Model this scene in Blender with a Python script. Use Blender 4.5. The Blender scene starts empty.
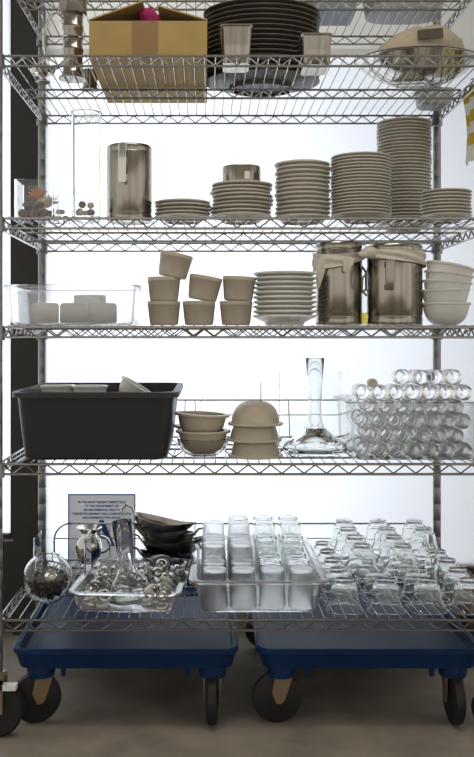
import bpy, math, random
from mathutils import Vector, Matrix, Euler
random.seed(7)
PI = math.pi
sc = bpy.context.scene
COL = sc.collection
F = 924.0; VX = 207.0; HY = 336.0; CZ = 0.975
# ---------------- camera, light, exposure ----------------
cd = bpy.data.cameras.new('camera'); cam = bpy.data.objects.new('camera', cd); COL.objects.link(cam)
cam.location = (0, 0, CZ); cam.rotation_euler = (PI/2, 0, 0)
cd.sensor_fit = 'VERTICAL'; cd.sensor_height = 36.0; cd.lens = 36.0*F/757
cd.shift_x = (237-VX)/757.0; cd.shift_y = -(378.5-HY)/757.0
cd.clip_start = 0.05
sc.camera = cam
w = bpy.data.worlds.new('room_light'); sc.world = w; w.use_nodes = True
w.node_tree.nodes['Background'].inputs[0].default_value = (1.0, 0.955, 0.88, 1)
w.node_tree.nodes['Background'].inputs[1].default_value = 0.82
def area(name, loc, rot, sx, sy, power, col):
    l = bpy.data.lights.new(name, 'AREA'); l.shape = 'RECTANGLE'; l.size = sx; l.size_y = sy
    l.energy = power; l.color = col
    o = bpy.data.objects.new(name, l); o.location = loc; o.rotation_euler = rot; COL.objects.link(o); return o
area('added_fill_light', (0.1, 1.75, 2.60), (math.radians(-12), 0, 0), 1.1, .3, 12, (1, .95, .86))  # fill light added out of view to brighten the lowest shelf
area('daylight', (-0.60, 4.45, 0.95), (math.radians(-90), 0, 0), 1.8, 2.0, 235, (0.97, 0.985, 1.0))
sc.view_settings.view_transform = 'Standard'; sc.view_settings.look = 'None'
sc.view_settings.exposure = 0.0; sc.view_settings.gamma = 1.0
sc.view_settings.use_curve_mapping = False
sc.cycles.max_bounces = 32; sc.cycles.transmission_bounces = 32; sc.cycles.glossy_bounces = 8
sc.cycles.diffuse_bounces = 4; sc.cycles.transparent_max_bounces = 16
sc.cycles.use_denoising = True
sc.cycles.sample_clamp_indirect = 6.0

def X(px, Y): return (px-VX)*Y/F
def Z(py, Y): return CZ-(py-HY)*Y/F

# ---------------- materials ----------------
def mat(name, col, rough=0.5, metal=0.0, trans=0.0, ior=1.45, noise=None, bump=None, transl=0.0, spec=None, aniso=None):
    m = bpy.data.materials.new(name); m.use_nodes = True
    nt = m.node_tree; b = nt.nodes['Principled BSDF']
    b.inputs['Base Color'].default_value = (*col, 1); b.inputs['Roughness'].default_value = rough
    b.inputs['Metallic'].default_value = metal; b.inputs['Transmission Weight'].default_value = trans
    b.inputs['IOR'].default_value = ior
    if spec is not None: b.inputs['Specular IOR Level'].default_value = spec
    tc = nt.nodes.new('ShaderNodeTexCoord')
    def nz(scale, stretch=(1, 1, 1), detail=4):
        mp = nt.nodes.new('ShaderNodeMapping'); mp.inputs['Scale'].default_value = stretch
        n = nt.nodes.new('ShaderNodeTexNoise'); n.inputs['Scale'].default_value = scale; n.inputs['Detail'].default_value = detail
        nt.links.new(tc.outputs['Object'], mp.inputs[0]); nt.links.new(mp.outputs[0], n.inputs[0]); return n
    if noise:
        sc_, amt, st = noise[0], noise[1], (noise[2] if len(noise) > 2 else (1, 1, 1))
        n = nz(sc_, st); r = nt.nodes.new('ShaderNodeMapRange')
        r.inputs[1].default_value = .3; r.inputs[2].default_value = .7
        r.inputs[3].default_value = 1-amt; r.inputs[4].default_value = 1+amt
        mx = nt.nodes.new('ShaderNodeVectorMath'); mx.operation = 'SCALE'
        mx.inputs[0].default_value = col
        nt.links.new(n.outputs[0], r.inputs[0]); nt.links.new(r.outputs[0], mx.inputs['Scale'])
        nt.links.new(mx.outputs[0], b.inputs['Base Color'])
    if bump:
        n = nz(bump[0], bump[2] if len(bump) > 2 else (1, 1, 1)); bp = nt.nodes.new('ShaderNodeBump')
        bp.inputs['Strength'].default_value = bump[1]; bp.inputs['Distance'].default_value = 0.002
        nt.links.new(n.outputs[0], bp.inputs['Height']); nt.links.new(bp.outputs[0], b.inputs['Normal'])
    if transl:
        t = nt.nodes.new('ShaderNodeBsdfTranslucent'); t.inputs[0].default_value = (*col, 1)
        ms = nt.nodes.new('ShaderNodeMixShader'); ms.inputs[0].default_value = transl
        nt.links.new(b.outputs[0], ms.inputs[1]); nt.links.new(t.outputs[0], ms.inputs[2])
        nt.links.new(ms.outputs[0], nt.nodes['Material Output'].inputs[0])
    return m
M = {}
M['wire'] = mat('chrome_wire', (.34, .33, .31), .20, .9)
M['post'] = mat('post_metal', (.24, .238, .235), .28, .9)
M['plate'] = mat('stoneware', (.52, .485, .42), .35, noise=(30, .05))
M['white'] = mat('white_china', (.74, .73, .69), .25)
M['taupe'] = mat('taupe_stoneware', (.50, .44, .35), .32, noise=(40, .06))
M['wax'] = mat('white_wax', (.90, .88, .84), .5, transl=.7)
M['steel'] = mat('stainless_steel', (.38, .35, .295), .22, 1.0, noise=(6, .22, (14, 14, .2)), bump=(60, .12, (8, 8, .1)))
M['chrome'] = mat('bright_steel', (.62, .60, .56), .14, 1.0)
M['darksteel'] = mat('tarnished_steel', (.34, .31, .27), .2, 1.0)
M['glass'] = mat('clear_glass', (.97, .985, .98), .0, 0, 1.0, 1.45)
M['thin'] = mat('clear_polycarbonate', (.985, .99, .995), .01, 0, 1.0, 1.42, transl=.09)
M['frost'] = mat('frosted_glass', (.985, .99, .985), .30, 0, 1.0, 1.30)
M['blue'] = mat('blue_plastic', (.005, .025, .085), .42, spec=.2, noise=(5, .2), bump=(90, .1))
M['black'] = mat('black_plastic', (.022, .022, .024), .42, bump=(200, .08))
M['rubber'] = mat('black_rubber', (.012, .012, .012), .6)
M['fork'] = mat('caster_metal', (.30, .22, .14), .4, .7)
M['card'] = mat('cardboard', (.36, .25, .095), .85, noise=(14, .08), bump=(40, .1, (1, 1, 6)))
M['carddark'] = mat('packing_tape', (.25, .155, .07), .35)
M['magenta'] = mat('magenta_cloth', (.40, .02, .13), .8)
M['iron'] = mat('dark_platter', (.085, .075, .06), .4, noise=(20, .15))
M['cloth'] = mat('beige_cloth', (.74, .69, .60), .9, noise=(60, .08), bump=(150, .3), transl=.15)
M['burlap'] = mat('brown_beige_cloth', (.44, .385, .29), .9, noise=(60, .08), bump=(150, .3))
M['patch'] = mat('dark_cloth_patch', (.10, .085, .065), .9)
M['stone'] = mat('brown_pebble', (.20, .165, .13), .4, noise=(18, .35))
M['coral'] = mat('orange_shell', (.62, .30, .12), .5, noise=(30, .3), transl=.3)
M['shell'] = mat('cream_shell', (.80, .72, .58), .5, noise=(25, .15), transl=.3)
M['bean'] = mat('dark_pebble', (.030, .022, .019), .6)
M['yellow'] = mat('yellow_cloth', (.72, .55, .06), .8, transl=.35)
M['whitecloth'] = mat('white_cloth', (.85, .85, .82), .8, transl=.55)
M['oil'] = mat('yellow_oil', (.80, .62, .06), .0, 0, .9, 1.4)
M['dark'] = mat('dark_frame', (.030, .027, .024), .5)
M['wood'] = mat('dark_wood', (.07, .04, .022), .6, noise=(8, .4, (1, 1, 10)))
M['floor'] = mat('concrete_floor', (.27, .235, .19), .7, noise=(7, .25), bump=(60, .2))
M['ceiling'] = mat('ceiling_paint', (.6, .58, .54), .9, noise=(5, .03))
M['wall'] = mat('wall_paint', (.42, .39, .35), .8, noise=(5, .05))
M['sign'] = mat('sign_board', (.72, .71, .70), .6, transl=.55)
M['ink'] = mat('blue_ink', (.02, .09, .30), .6)
M['gray'] = mat('grey_pan', (.33, .33, .32), .4, noise=(9, .1))
M['bluegray'] = mat('grey_blue_box', (.22, .25, .29), .5, noise=(9, .1))
M['whiteplastic'] = mat('white_plastic', (.8, .8, .8), .4)
def pane_mat(name, col, tint):
    m = bpy.data.materials.new(name); m.use_nodes = True; nt = m.node_tree
    for n in list(nt.nodes):
        if n.type == 'BSDF_PRINCIPLED': nt.nodes.remove(n)
    out = nt.nodes['Material Output']
    t = nt.nodes.new('ShaderNodeBsdfTranslucent'); d = nt.nodes.new('ShaderNodeBsdfDiffuse')
    tc = nt.nodes.new('ShaderNodeTexCoord'); n = nt.nodes.new('ShaderNodeTexNoise'); n.inputs['Scale'].default_value = 2
    mr = nt.nodes.new('ShaderNodeMix'); mr.data_type = 'RGBA'
    mr.inputs[6].default_value = (*col, 1); mr.inputs[7].default_value = (*tint, 1)
    nt.links.new(tc.outputs['Object'], n.inputs[0]); nt.links.new(n.outputs[0], mr.inputs[0])
    nt.links.new(mr.outputs[2], t.inputs[0]); d.inputs[0].default_value = (.5, .5, .5, 1)
    ms = nt.nodes.new('ShaderNodeMixShader'); ms.inputs[0].default_value = .12
    nt.links.new(t.outputs[0], ms.inputs[1]); nt.links.new(d.outputs[0], ms.inputs[2])
    nt.links.new(ms.outputs[0], out.inputs[0]); return m
M['pane'] = pane_mat('frosted_window', (.50, .512, .53), (.48, .495, .52))
M['header'] = pane_mat('backlit_header_sheet', (.92, .89, .82), (.88, .85, .78))

# ---------------- mesh builder ----------------
class MB:
    def __init__(s): s.v = []; s.f = []
    def add(s, vs, fs, T=None):
        k = len(s.v)
        for p in vs:
            p = Vector(p); s.v.append(T @ p if T else p)
        s.f += [tuple(i+k for i in f) for f in fs]; return s
    def lathe(s, prof, seg=28, T=None, flute=None, closed=False, pts4=0.0):
        vs = []; fs = []; idx = []
        for (r, z) in prof:
            if r < 1e-6: idx.append([len(vs)]*seg); vs.append((0, 0, z))
            else:
                row = []
                for k in range(seg):
                    a = 2*PI*k/seg; rr = r; zz = z
                    if flute and flute[2] <= z <= flute[3]: rr = r*(1+flute[0]*math.cos(flute[1]*a))
                    if pts4: rr = r*(1+pts4*max(0, (r-.03)/.03)*math.cos(4*a))
                    row.append(len(vs)); vs.append((rr*math.cos(a), rr*math.sin(a), zz))
                idx.append(row)
        n = len(prof); rng = range(n if closed else n-1)
        for i in rng:
            A = idx[i]; B = idx[(i+1) % n]
            for k in range(seg):
                q = (k+1) % seg; f = []
                for t in (A[k], A[q], B[q], B[k]):
                    if t not in f: f.append(t)
                if len(f) > 2: fs.append(tuple(f))
        return s.add(vs, fs, T)
    def box(s, x0, x1, y0, y1, z0, z1, T=None):
        vs = [(x, y, z) for x in (x0, x1) for y in (y0, y1) for z in (z0, z1)]
        return s.add(vs, [(0, 1, 3, 2), (4, 6, 7, 5), (0, 4, 5, 1), (2, 3, 7, 6), (0, 2, 6, 4), (1, 5, 7, 3)], T)
    def loft(s, rings, cap0=True, cap1=True, T=None):
        n = len(rings[0]); vs = [p for r in rings for p in r]; fs = []
        for i in range(len(rings)-1):
            for k in range(n):
                q = (k+1) % n; fs.append((i*n+k, i*n+q, (i+1)*n+q, (i+1)*n+k))
        if cap0: fs.append(tuple(range(n))[::-1])
        if cap1: fs.append(tuple((len(rings)-1)*n+k for k in range(n)))
        return s.add(vs, fs, T)
    def tube(s, pts, r, seg=6, closed=False, T=None, flat=1.0):
        pts = [Vector(p) for p in pts]; n = len(pts); rings = []
        for i, p in enumerate(pts):
            a = pts[i-1] if (i > 0 or closed) else p
            b = pts[(i+1) % n] if (i < n-1 or closed) else p
            d = (b-a)
            if d.length < 1e-9: d = Vector((0, 0, 1))
            d.normalize(); up = Vector((0, 1, 0)) if abs(d.y) < .9 else Vector((0, 0, 1))
            u = d.cross(up).normalized(); v = d.cross(u).normalized()
            rad = r[i] if isinstance(r, (list, tuple)) else r
            rings.append([p+u*rad*math.cos(2*PI*k/seg)+v*rad*flat*math.sin(2*PI*k/seg) for k in range(seg)])
        if closed: rings.append(rings[0]); return s.loft(rings, False, False, T)
        return s.loft(rings, True, True, T)
    def blob(s, c, r, sx=1, sy=1, sz=1, seg=8, T=None, jit=0.0):
        prof = [(math.sin(PI*i/6)*r if 0 < i < 6 else 0, -math.cos(PI*i/6)*r) for i in range(7)]
        R = Euler((random.uniform(0, 3), random.uniform(0, 3), random.uniform(0, 3))).to_matrix().to_4x4() if jit else Matrix()
        TT = Matrix.Translation(c) @ R @ Matrix.Diagonal((sx, sy, sz, 1))
        if T: TT = T @ TT
        return s.lathe(prof, seg, TT)
    def build(s, name, m, parent=None, loc=(0, 0, 0), rot=(0, 0, 0), flat=False, ang=40):
        me = bpy.data.meshes.new(name); me.from_pydata([tuple(p) for p in s.v], [], s.f); me.validate()
        me.materials.append(M[m] if isinstance(m, str) else m)
        import bmesh
        bm = bmesh.new(); bm.from_mesh(me); bmesh.ops.recalc_face_normals(bm, faces=bm.faces); bm.to_mesh(me); bm.free()
        if not flat:
            me.shade_smooth(); me.set_sharp_from_angle(angle=math.radians(ang))
        o = bpy.data.objects.new(name, me); COL.objects.link(o)
        o.location = loc; o.rotation_euler = rot
        if parent: o.parent = parent
        return o
def rr(w, d, r, z, cx=0, cy=0, n=5):
    r = min(r, w/2-1e-4, d/2-1e-4); out = []
    for (sx, sy, a0) in ((1, 1, 0), (-1, 1, PI/2), (-1, -1, PI), (1, -1, 1.5*PI)):
        for k in range(n):
            a = a0+PI/2*k/(n-1); out.append((cx+sx*(w/2-r)+r*math.cos(a), cy+sy*(d/2-r)+r*math.sin(a), z))
    return out
def tag(o, label=None, cat=None, group=None, kind=None):
    if label: o['label'] = label
    if cat: o['category'] = cat
    if group: o['group'] = group
    if kind: o['kind'] = kind
    return o
def empty(name, loc, rot=(0, 0, 0)):
    o = bpy.data.objects.new(name, None); o.empty_display_size = .05; COL.objects.link(o)
    o.location = loc; o.rotation_euler = rot; return o
def copy_tree(o, parent=None):
    c = o.copy(); COL.objects.link(c)
    if parent: c.parent = parent
    for ch in [q for q in bpy.data.objects if q.parent == o]: copy_tree(ch, c)
    return c
ORD = ['bottom', 'second', 'third', 'fourth', 'fifth', 'sixth', 'seventh', 'eighth', 'ninth', 'tenth', 'eleventh', 'twelfth',
       'thirteenth', 'fourteenth', 'fifteenth', 'sixteenth', 'seventeenth', 'eighteenth', 'nineteenth', 'twentieth', 'twenty-first',
       'twenty-second', 'twenty-third', 'twenty-fourth', 'twenty-fifth', 'twenty-sixth', 'twenty-seventh', 'twenty-eighth',
       'twenty-ninth', 'thirtieth', 'thirty-first', 'thirty-second', 'thirty-third', 'thirty-fourth', 'thirty-fifth', 'thirty-sixth']
def place(i, n):
    if i == n-1: return 'topmost'
    if i == 0: return 'lowest'
    if n-i <= i: return ORD[n-1-i] + '-from-top'
    return ORD[i] + '-from-bottom'

# ---------------- room shell ----------------
def struct(name, mb, m, **k): return tag(mb.build(name, m, flat=True, **k), kind='structure')
struct('floor', MB().box(-2.6, 2.6, -2.6, 3.2, -.1, 0), 'floor')
struct('ceiling', MB().box(-2.6, 2.6, -2.6, 3.2, 2.75, 2.85), 'ceiling')
WY = 3.06
wb = MB(); wb.box(-.57, 2.6, WY, WY+.12, 0, .2); wb.box(-2.6, 2.6, WY, WY+.12, 2.6, 2.75)
struct('wall_back', wb, 'wall')
wl = MB(); wl.box(-2.6, -.57, WY-.02, WY+.12, 0, .30)
struct('wall_back_left', wl, 'dark')
struct('trim_1', MB().box(-.632, -.545, WY-.05, WY+.12, 0, 2.6), 'dark')
def window(name, x0, x1, z0, z1):
    p = MB().box(x0+.0, x1, WY+.05, WY+.056, z0, z1)
    o = struct(name, p, 'pane')
    fr = MB(); t = .012
    fr.box(x0, x1, WY+.03, WY+.08, z0, z0+t); fr.box(x0, x1, WY+.03, WY+.08, z1-t, z1)
    fr.box(x1-t, x1, WY+.03, WY+.08, z0+t, z1-t)
    fr.build('window_frame', 'whiteplastic' if x0 > -.6 else 'dark', o, flat=True)
window('window_1', -.552, 2.6, .2, 2.6)
window('window_2', -2.6, -.645, .30, 2.6)
bl = MB().box(-.53, 2.4, WY+.005, WY+.007, 1.925, 2.58).build('backlit_header', 'header', flat=True)  # translucent sheet put in so the beige wall above the window looks lit
tag(bl, 'translucent cream blind drawn partway down over the bright frosted window', 'window blind')
MB().box(-.53, 2.4, WY+.001, WY+.011, 1.905, 1.925).build('header_bar', 'whitecloth', bl, flat=True)

fill_housing = MB().box(-.58, .58, -.17, .17, .02, .09).build('added_fill_housing', 'whiteplastic', loc=(.1, 1.75, 2.66), flat=True)  # housing added at the ceiling, out of view, to carry the fill light
tag(fill_housing, 'long unseen fill light housing added above the aisle in front of the shelving', 'fill_housing')
# ---------------- shelving unit ----------------
XL, XR, YF, YB = -.512, .714, 2.26, 2.87
SZ = [1.911, 1.665, 1.268, 1.002, .667, .285]
unit = empty('wire_shelving_unit', ((XL+XR)/2, (YF+YB)/2, 0))
tag(unit, 'tall chrome wire shelving unit on casters holding all the tableware in front of the window', 'shelving unit')
ux, uy = unit.location.x, unit.location.y
def U(mb, name, m, parent=None, **k):
    o = mb.build(name, m, parent or unit, **k)
    if not parent: o.location = (-ux, -uy, 0)
    return o
for (x, y) in ((XL, YF), (XR, YF), (XL, YB), (XR, YB)):
    m = MB(); prof = [(0, .155), (.0125, .155), (.0125, 1.98), (.010, 1.985), (0, 1.985)]
    z = .2
    pr = [(0, .155), (.0125, .155)]
    while z < 1.97:
        pr += [(.0125, z), (.01235, z+.0005), (.01235, z+.001), (.0125, z+.0015)]; z += .0254*2
    pr += [(.0125, 1.98), (.009, 1.987), (0, 1.987)]
    m.lathe(pr, 14, Matrix.Translation((x, y, 0)))
    p = U(m, 'post', 'post')
    c = MB(); T = Matrix.Translation((x, y, 0))
    c.lathe([(0, .142), (.02, .142), (.02, .156), (0, .156)], 12, T)
    c.box(x-.018, x+.018, y-.03, y-.026, .06, .142); c.box(x-.018, x+.018, y+.026, y+.03, .06, .142)
    c.box(x-.018, x+.018, y-.03, y+.03, .132, .142)
    cs = c.build('caster', 'fork', p)
    ww = MB().lathe([(0, -.022), (.058, -.022), (.064, -.014), (.064, .014), (.058, .022), (0, .022)], 24,
                    Matrix.Translation((x, y, .064)) @ Matrix.Rotation(PI/2, 4, 'X'))
    ww.build('caster_wheel', 'rubber', p)
    if x < 0 and y < 2.4:
        b = MB().box(x+.012, x+.05, y-.03, y-.005, .118, .13)
        b.build('brake_lever', 'whiteplastic', p)
def truss(m, a, b, z0, z1, step=.0275, r=.0032, rz=.0024):
    a = Vector(a); b = Vector(b); L = (b-a).length; n = int(round(L/step))
    for z in (z0, z1): m.tube([(a.x, a.y, z), (b.x, b.y, z)], r, 6)
    pts = []
    for i in range(n+1):
        p = a.lerp(b, i/n); pts.append((p.x, p.y, (z0+.002) if i % 2 else (z1-.002)))
    m.tube(pts, rz, 5)
for k, z in enumerate(SZ):
    m = MB(); n = 46
    for i in range(1, n):
        x = XL+(XR-XL)*i/n
        m.tube([(x, YF, z-.006), (x, YF+.002, z-.0015), (x, YB-.002, z-.0015), (x, YB, z-.006)], .0016, 5)
    sh = U(m, 'shelf', 'wire')
    for nm, a, b in (('front_rail', (XL+.012, YF, 0), (XR-.012, YF, 0)), ('back_rail', (XL+.012, YB, 0), (XR-.012, YB, 0)),
                     ('support_rail', (XL+.01, (YF+YB)/2, 0), (XR-.01, (YF+YB)/2, 0)),
                     ('side_rail', (XL, YF+.012, 0), (XL, YB-.012, 0)), ('side_rail', (XR, YF+.012, 0), (XR, YB-.012, 0))):
        t = MB(); truss(t, a, b, z-.030, z-.0055 if nm != 'support_rail' else z-.0065)
        t.build(nm, 'wire', sh)
    for (x, y) in ((XL, YF), (XR, YF), (XL, YB), (XR, YB)):
        MB().lathe([(.0127, z-.038), (.018, z-.038), (.0165, z-.002), (.0127, z-.002)], 14, Matrix.Translation((x, y, 0)), closed=True).build('corner_collar', 'post', sh)
    if k >= 4:
        g = MB(); h = .110; R = .05; y = YB-.012; pts = []
        x0, x1 = XL+.04, XR-.03
        pts.append((x0, y, z-.004))
        for i in range(9):
            a = PI-PI/2*i/8; pts.append((x0+R+R*math.cos(a), y, z+h-R+R*math.sin(a)))
        for i in range(9):
            a = PI/2-PI/2*i/8; pts.append((x1-R+R*math.cos(a), y, z+h-R+R*math.sin(a)))
        pts.append((x1, y, z-.004)); g.tube(pts, .0028, 6)
        g.tube([(x0, y, z+.064), (x1, y, z+.064)], .0016, 5)
        for fx in (.12, .35, .6, .87):
            xx = x0+(x1-x0)*fx
            g.tube([(xx, y, z+h), (xx-.004, y-.004, z-.004)], .0018, 5); g.tube([(xx+.03, y, z+h), (xx+.034, y-.004, z-.004)], .0018, 5)
        g.build('back_ledge', 'wire', sh)

# ---------------- generic makers ----------------
def top(k): return SZ[k]+.0005
def tub_mesh(w, d, h, taper, t, r, flange, lip=.0, n=6):
    """open tub: base w,d ; top wider by 2*taper"""
    W, D = w+2*taper, d+2*taper; m = MB()
    rings = [rr(w-2*r*.3, d-2*r*.3, r, 0, n=n), rr(w, d, r, .006, n=n)]
    for q in (.33, .66, 1): rings.append(rr(w+2*taper*q, d+2*taper*q, r*(1+.3*q), (h-.004)*q if q < 1 else h-.004, n=n))
    rings.append(rr(W+2*flange, D+2*flange, r*1.3+flange, h-.004, n=n))
    if lip: rings.insert(-1, rings[-1]); rings[-1] = rr(W+2*flange, D+2*flange, r*1.3+flange, h-lip, n=n); rings.append(rr(W+2*flange+.003, D+2*flange+.003, r*1.3+flange, h-lip, n=n)); rings.append(rr(W+2*flange+.003, D+2*flange+.003, r*1.3+flange, h-.002, n=n))
    rings.append(rr(W+2*flange-.002, D+2*flange-.002, r*1.3+flange, h, n=n))
    rings.append(rr(W-2*t, D-2*t, r*1.3, h, n=n))
    for q in (.66, .33): rings.append(rr(w+2*taper*q-2*t, d+2*taper*q-2*t, r*(1+.3*q), t+(h-t)*q, n=n))
    rings.append(rr(w-2*t, d-2*t, r, t+.004, n=n)); rings.append(rr(w-2*t-.008, d-2*t-.008, r, t, n=n))
    m.loft(rings); return m
def plate_mesh(R, p, foot=.55, rise=.010, t=.0048, seg=36):
    rf = R*foot
    pr = [(0, p-t), (rf-.004, p-t), (rf-.004, 0), (rf, 0), (rf+.003, p-t+.001), (R-.004, p+rise-t), (R, p+rise-t+.0012), (R, p+rise-.0012),
          (R-.003, p+rise), (rf+.006, p+.001), (rf, p), (0, p)]
    return MB().lathe(pr, seg)
def bowl_mesh(R, h, rf, t=.004, p=.008, lip=0.0, seg=36, pw=.6):
    out = [(0, .003), (rf-.003, .003), (rf-.003, 0), (rf, 0)]
    N = 9
    for i in range(1, N): 
        q = i/N; out.append((rf+(R-rf)*(math.sin(q*PI/2)**pw if pw != 1 else q), h*q**1.25+.003))
    if lip: out += [(R, h-.007), (R+lip, h-.006), (R+lip+.001, h-.002), (R+lip-.001, h)]
    else: out += [(R, h-.001), (R-.001, h)]
    inn = [(R-t, h)]
    for i in range(N-1, 0, -1):
        q = i/N; inn.append((rf+(R-rf)*(math.sin(q*PI/2)**pw if pw != 1 else q)-t, h*q**1.25+.003+t*.6))
    inn += [(rf-t, t+.003), (0, t+.003)]
    return MB().lathe(out+inn, seg)
def stack(kind, px0, px1, ptop, Y, shelf, n, m, what, cat, wher, jit=.0015, foot=.55, rise=.010, tilt=0.0, tt=.0048):
    R = (px1-px0)/2*Y/F; x = X((px0+px1)/2, Y); z0 = top(shelf); h = Z(ptop, Y-R)-z0; p = (h-rise)/n
    proto = plate_mesh(R, p, foot, rise, min(tt, p*.55)).build(kind, m)
    for i in range(n):
        o = proto if i == 0 else proto.copy()
        if i: COL.objects.link(o)
        o.location = (x+random.uniform(-jit, jit), Y+random.uniform(-jit, jit), z0+i*p)
        o.rotation_euler = (0, 0, random.uniform(0, 6))
        tag(o, '%s, %s in %s' % (what, place(i, n), wher.replace('in front of', 'before')), cat, wher)
    return x, z0+n*p

# ---------------- top shelf ----------------
z = top(0)
def opan(name, pxc, Y, w, d, h, m, label):
    o = tub_mesh(w, d, h, .012, .003, d*.4, .012).build(name, m, loc=(X(pxc, Y), Y, z)); return tag(o, label, name.split('_')[-1])
opan('oval_pan', 403, 2.72, .215, .15, .07, 'gray', 'light grey oval pan seen from below on the highest shelf at right')
b = MB().loft([rr(.13, .14, .01, 0), rr(.135, .145, .012, .05), rr(.14, .15, .012, .055)]).build('flat_box', 'bluegray', loc=(X(331, 2.72), 2.72, z))
tag(b, 'slate grey flat box on the highest shelf, left of the oval pan', 'box')
MB().loft([rr(.146, .156, .012, .0553), rr(.146, .156, .012, .065)]).build('lid', 'gray', b)

# ---------------- shelf 1 ----------------
S = 1; z = top(S)
# steel coffee pot with loop handle
Y = 2.49; cp = empty('steel_beverage_pot', (X(73, Y), Y, z)); tag(cp, 'small chrome beverage pot with banded body and open dark rim, left of the cardboard box', 'pot')
MB().lathe([(0, .002), (.038, 0), (.038, .004), (.03, .012), (.026, .03), (.026, .07), (.0285, .075), (.0285, .082), (.0265, .086), (.0265, .13), (.029, .134), (.029, .142), (.027, .147), (.027, .172), (.025, .172), (.024, .147), (.024, .02), (0, .02)], 32).build('body', 'darksteel', cp)
MB().lathe([(0, .1725), (.034, .1725), (.0375, .176), (.038, .182), (.037, .212), (.038, .215), (.035, .215), (.034, .180), (0, .178)], 32).build('upper_cup', 'darksteel', cp)
hp = [(-.026, 0, .16)]+[(-.028-.035*math.sin(a)-.015, 0, .105+.075*math.cos(a)) for a in [PI*i/12 for i in range(13)]]+[(-.026, 0, .05)]
MB().tube(hp, .004, 8).build('handle', 'chrome', cp)
MB().tube([(.03*math.cos(a), .03*math.sin(a), .11+.0*a) for a in [2*PI*i/24 for i in range(24)]], .0022, 6, closed=True).build('band', 'chrome', cp)
o = MB().lathe([(0, .001), (.02, 0), (.02, .003), (.008, .008), (.008, .014), (.03, .022), (.036, .034), (.035, .035), (.028, .025), (0, .018)], 28).build('footed_dish', 'chrome', loc=(X(43, 2.52), 2.52, z))
tag(o, 'low chrome footed dish beside the banded beverage pot on the second highest shelf', 'dish')
o = MB().lathe([(0, .001), (.026, 0), (.026, .003), (.02, .01), (.022, .04), (.028, .055), (.027, .055), (.020, .04), (.018, .012), (0, .008)], 28).build('steel_cup', 'darksteel', loc=(X(90, 2.60), 2.60, z))
tag(o, 'small dark steel cup standing between the beverage pot and the cardboard box', 'cup')
# cardboard box
x0, x1, y0, y1, h = X(89, 2.3), X(207, 2.3), 2.3, 2.74, .094
cx, cy = (x0+x1)/2, (y0+y1)/2; cw, cdp = (x1-x0), (y1-y0)
cb = empty('cardboard_box', (cx, cy, z)); tag(cb, 'open brown cardboard box with raised flaps on the second highest shelf', 'box')
m = MB(); t = .004; a, b = cw/2, cdp/2
m.box(-a, a, -b, -b+t, 0, h); m.box(-a, a, b-t, b, 0, h); m.box(-a, -a+t, -b+t, b-t, 0, h); m.box(a-t, a, -b+t, b-t, 0, h); m.box(-a+t, a-t, -b+t, b-t, 0, t)
m.build('body', 'card', cb, flat=True)
MB().box(-a*.27, a*.17, -b-.0012, -b-.0002, .0, h).build('tape_strip', 'carddark', cb, flat=True)
L = .142; ang = math.radians(19)
for sx in (-1, 1):
    LL = L if sx < 0 else .128; an = ang if sx < 0 else math.radians(16)
    T = Matrix.Translation((sx*a, 0, h+.001)) @ Matrix.Rotation(sx*an, 4, 'Y')
    q = MB(); q.box(min(-sx*LL, 0), max(-sx*LL, 0), -b, b, 0, .0035, T)
    q.build('flap', 'card', cb, flat=True)
T = Matrix.Translation((0, b, h+.001)) @ Matrix.Rotation(math.radians(70), 4, 'X')
MB().box(-a, a, -.0035, 0, 0, .09, Matrix.Translation((0, b, h+.001)) @ Matrix.Rotation(math.radians(-25), 4, 'X')).build('flap', 'card', cb, flat=True)
m = MB(); rings = []
for i in range(8):
    q = i/7; zz = .085+.135*q; rad = .05*(1-.55*q)
    rad = (.05, .045, .034, .017, .013, .022, .026, .012)[i]; rings.append([(rad*(1+.35*math.sin(5*aa+q*3))*math.cos(aa)*.9+.006-.02*max(0, q-.55), .06+rad*.7*math.sin(aa)*(1+.2*math.cos(3*aa)), zz+.008*math.sin(4*aa)) for aa in [2*PI*k/24 for k in range(24)]])
m.loft(rings); mc = m.build('crumpled_cloth', 'magenta', loc=(cx, 2.30, z-.072)); tag(mc, 'magenta crumpled cloth poking up out of the cardboard box', 'cloth')
mc.location.z = z+.004-.08
# dark platters
Y = 2.60; n = 15; hh = Z(14, Y)-z; p = (hh-.012)/n
pm = MB(); R = .163
proto = None
for i in range(n):
    if not proto:
        o = proto = plate_mesh(R, p, .55, .012, .005, 48).build('oval_platter', 'iron'); o.scale = (1, .8, 1)
    else: o = proto.copy(); COL.objects.link(o)
    o.location = (X(262, Y)+random.uniform(-.003, .003), Y, z+i*p)
    tag(o, 'dark oval platter, %s in the platter pile beside the cardboard box' % place(i, n), 'platter', 'pile of dark oval platters')
# steel cans
def can(px0, px1, ptop, Y, yb, wher):
    w_ = (px1-px0)*Y/F; d_ = yb-Y; hh = Z(ptop, Y)-z
    o = empty('square_steel_canister', (X((px0+px1)/2, Y), (Y+yb)/2, z)); tag(o, 'squarish brushed steel canister standing %s of the dark platter pile' % wher, 'canister', None)
    r = .012
    MB().loft([rr(w_*.86, d_*.86, r, 0), rr(w_*.92, d_*.92, r, .004), rr(w_*.95, d_*.95, r, hh*.5), rr(w_, d_, r, hh-.006), rr(w_+.006, d_+.006, r, hh-.004), rr(w_+.006, d_+.006, r, hh),
               rr(w_-.004, d_-.004, r, hh), rr(w_*.9, d_*.9, r, .006)]).build('body', 'steel', o)
    MB().tube([(q[0], q[1], .0035) for q in rr(w_*.80, d_*.80, r, 0)], .002, 5, closed=True).build('base_ring', 'chrome', o)
can(221, 252, 24, 2.33, 2.43, 'in front of the left end')
can(302, 332, 33, 2.34, 2.46, 'in front of the right end')
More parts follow.
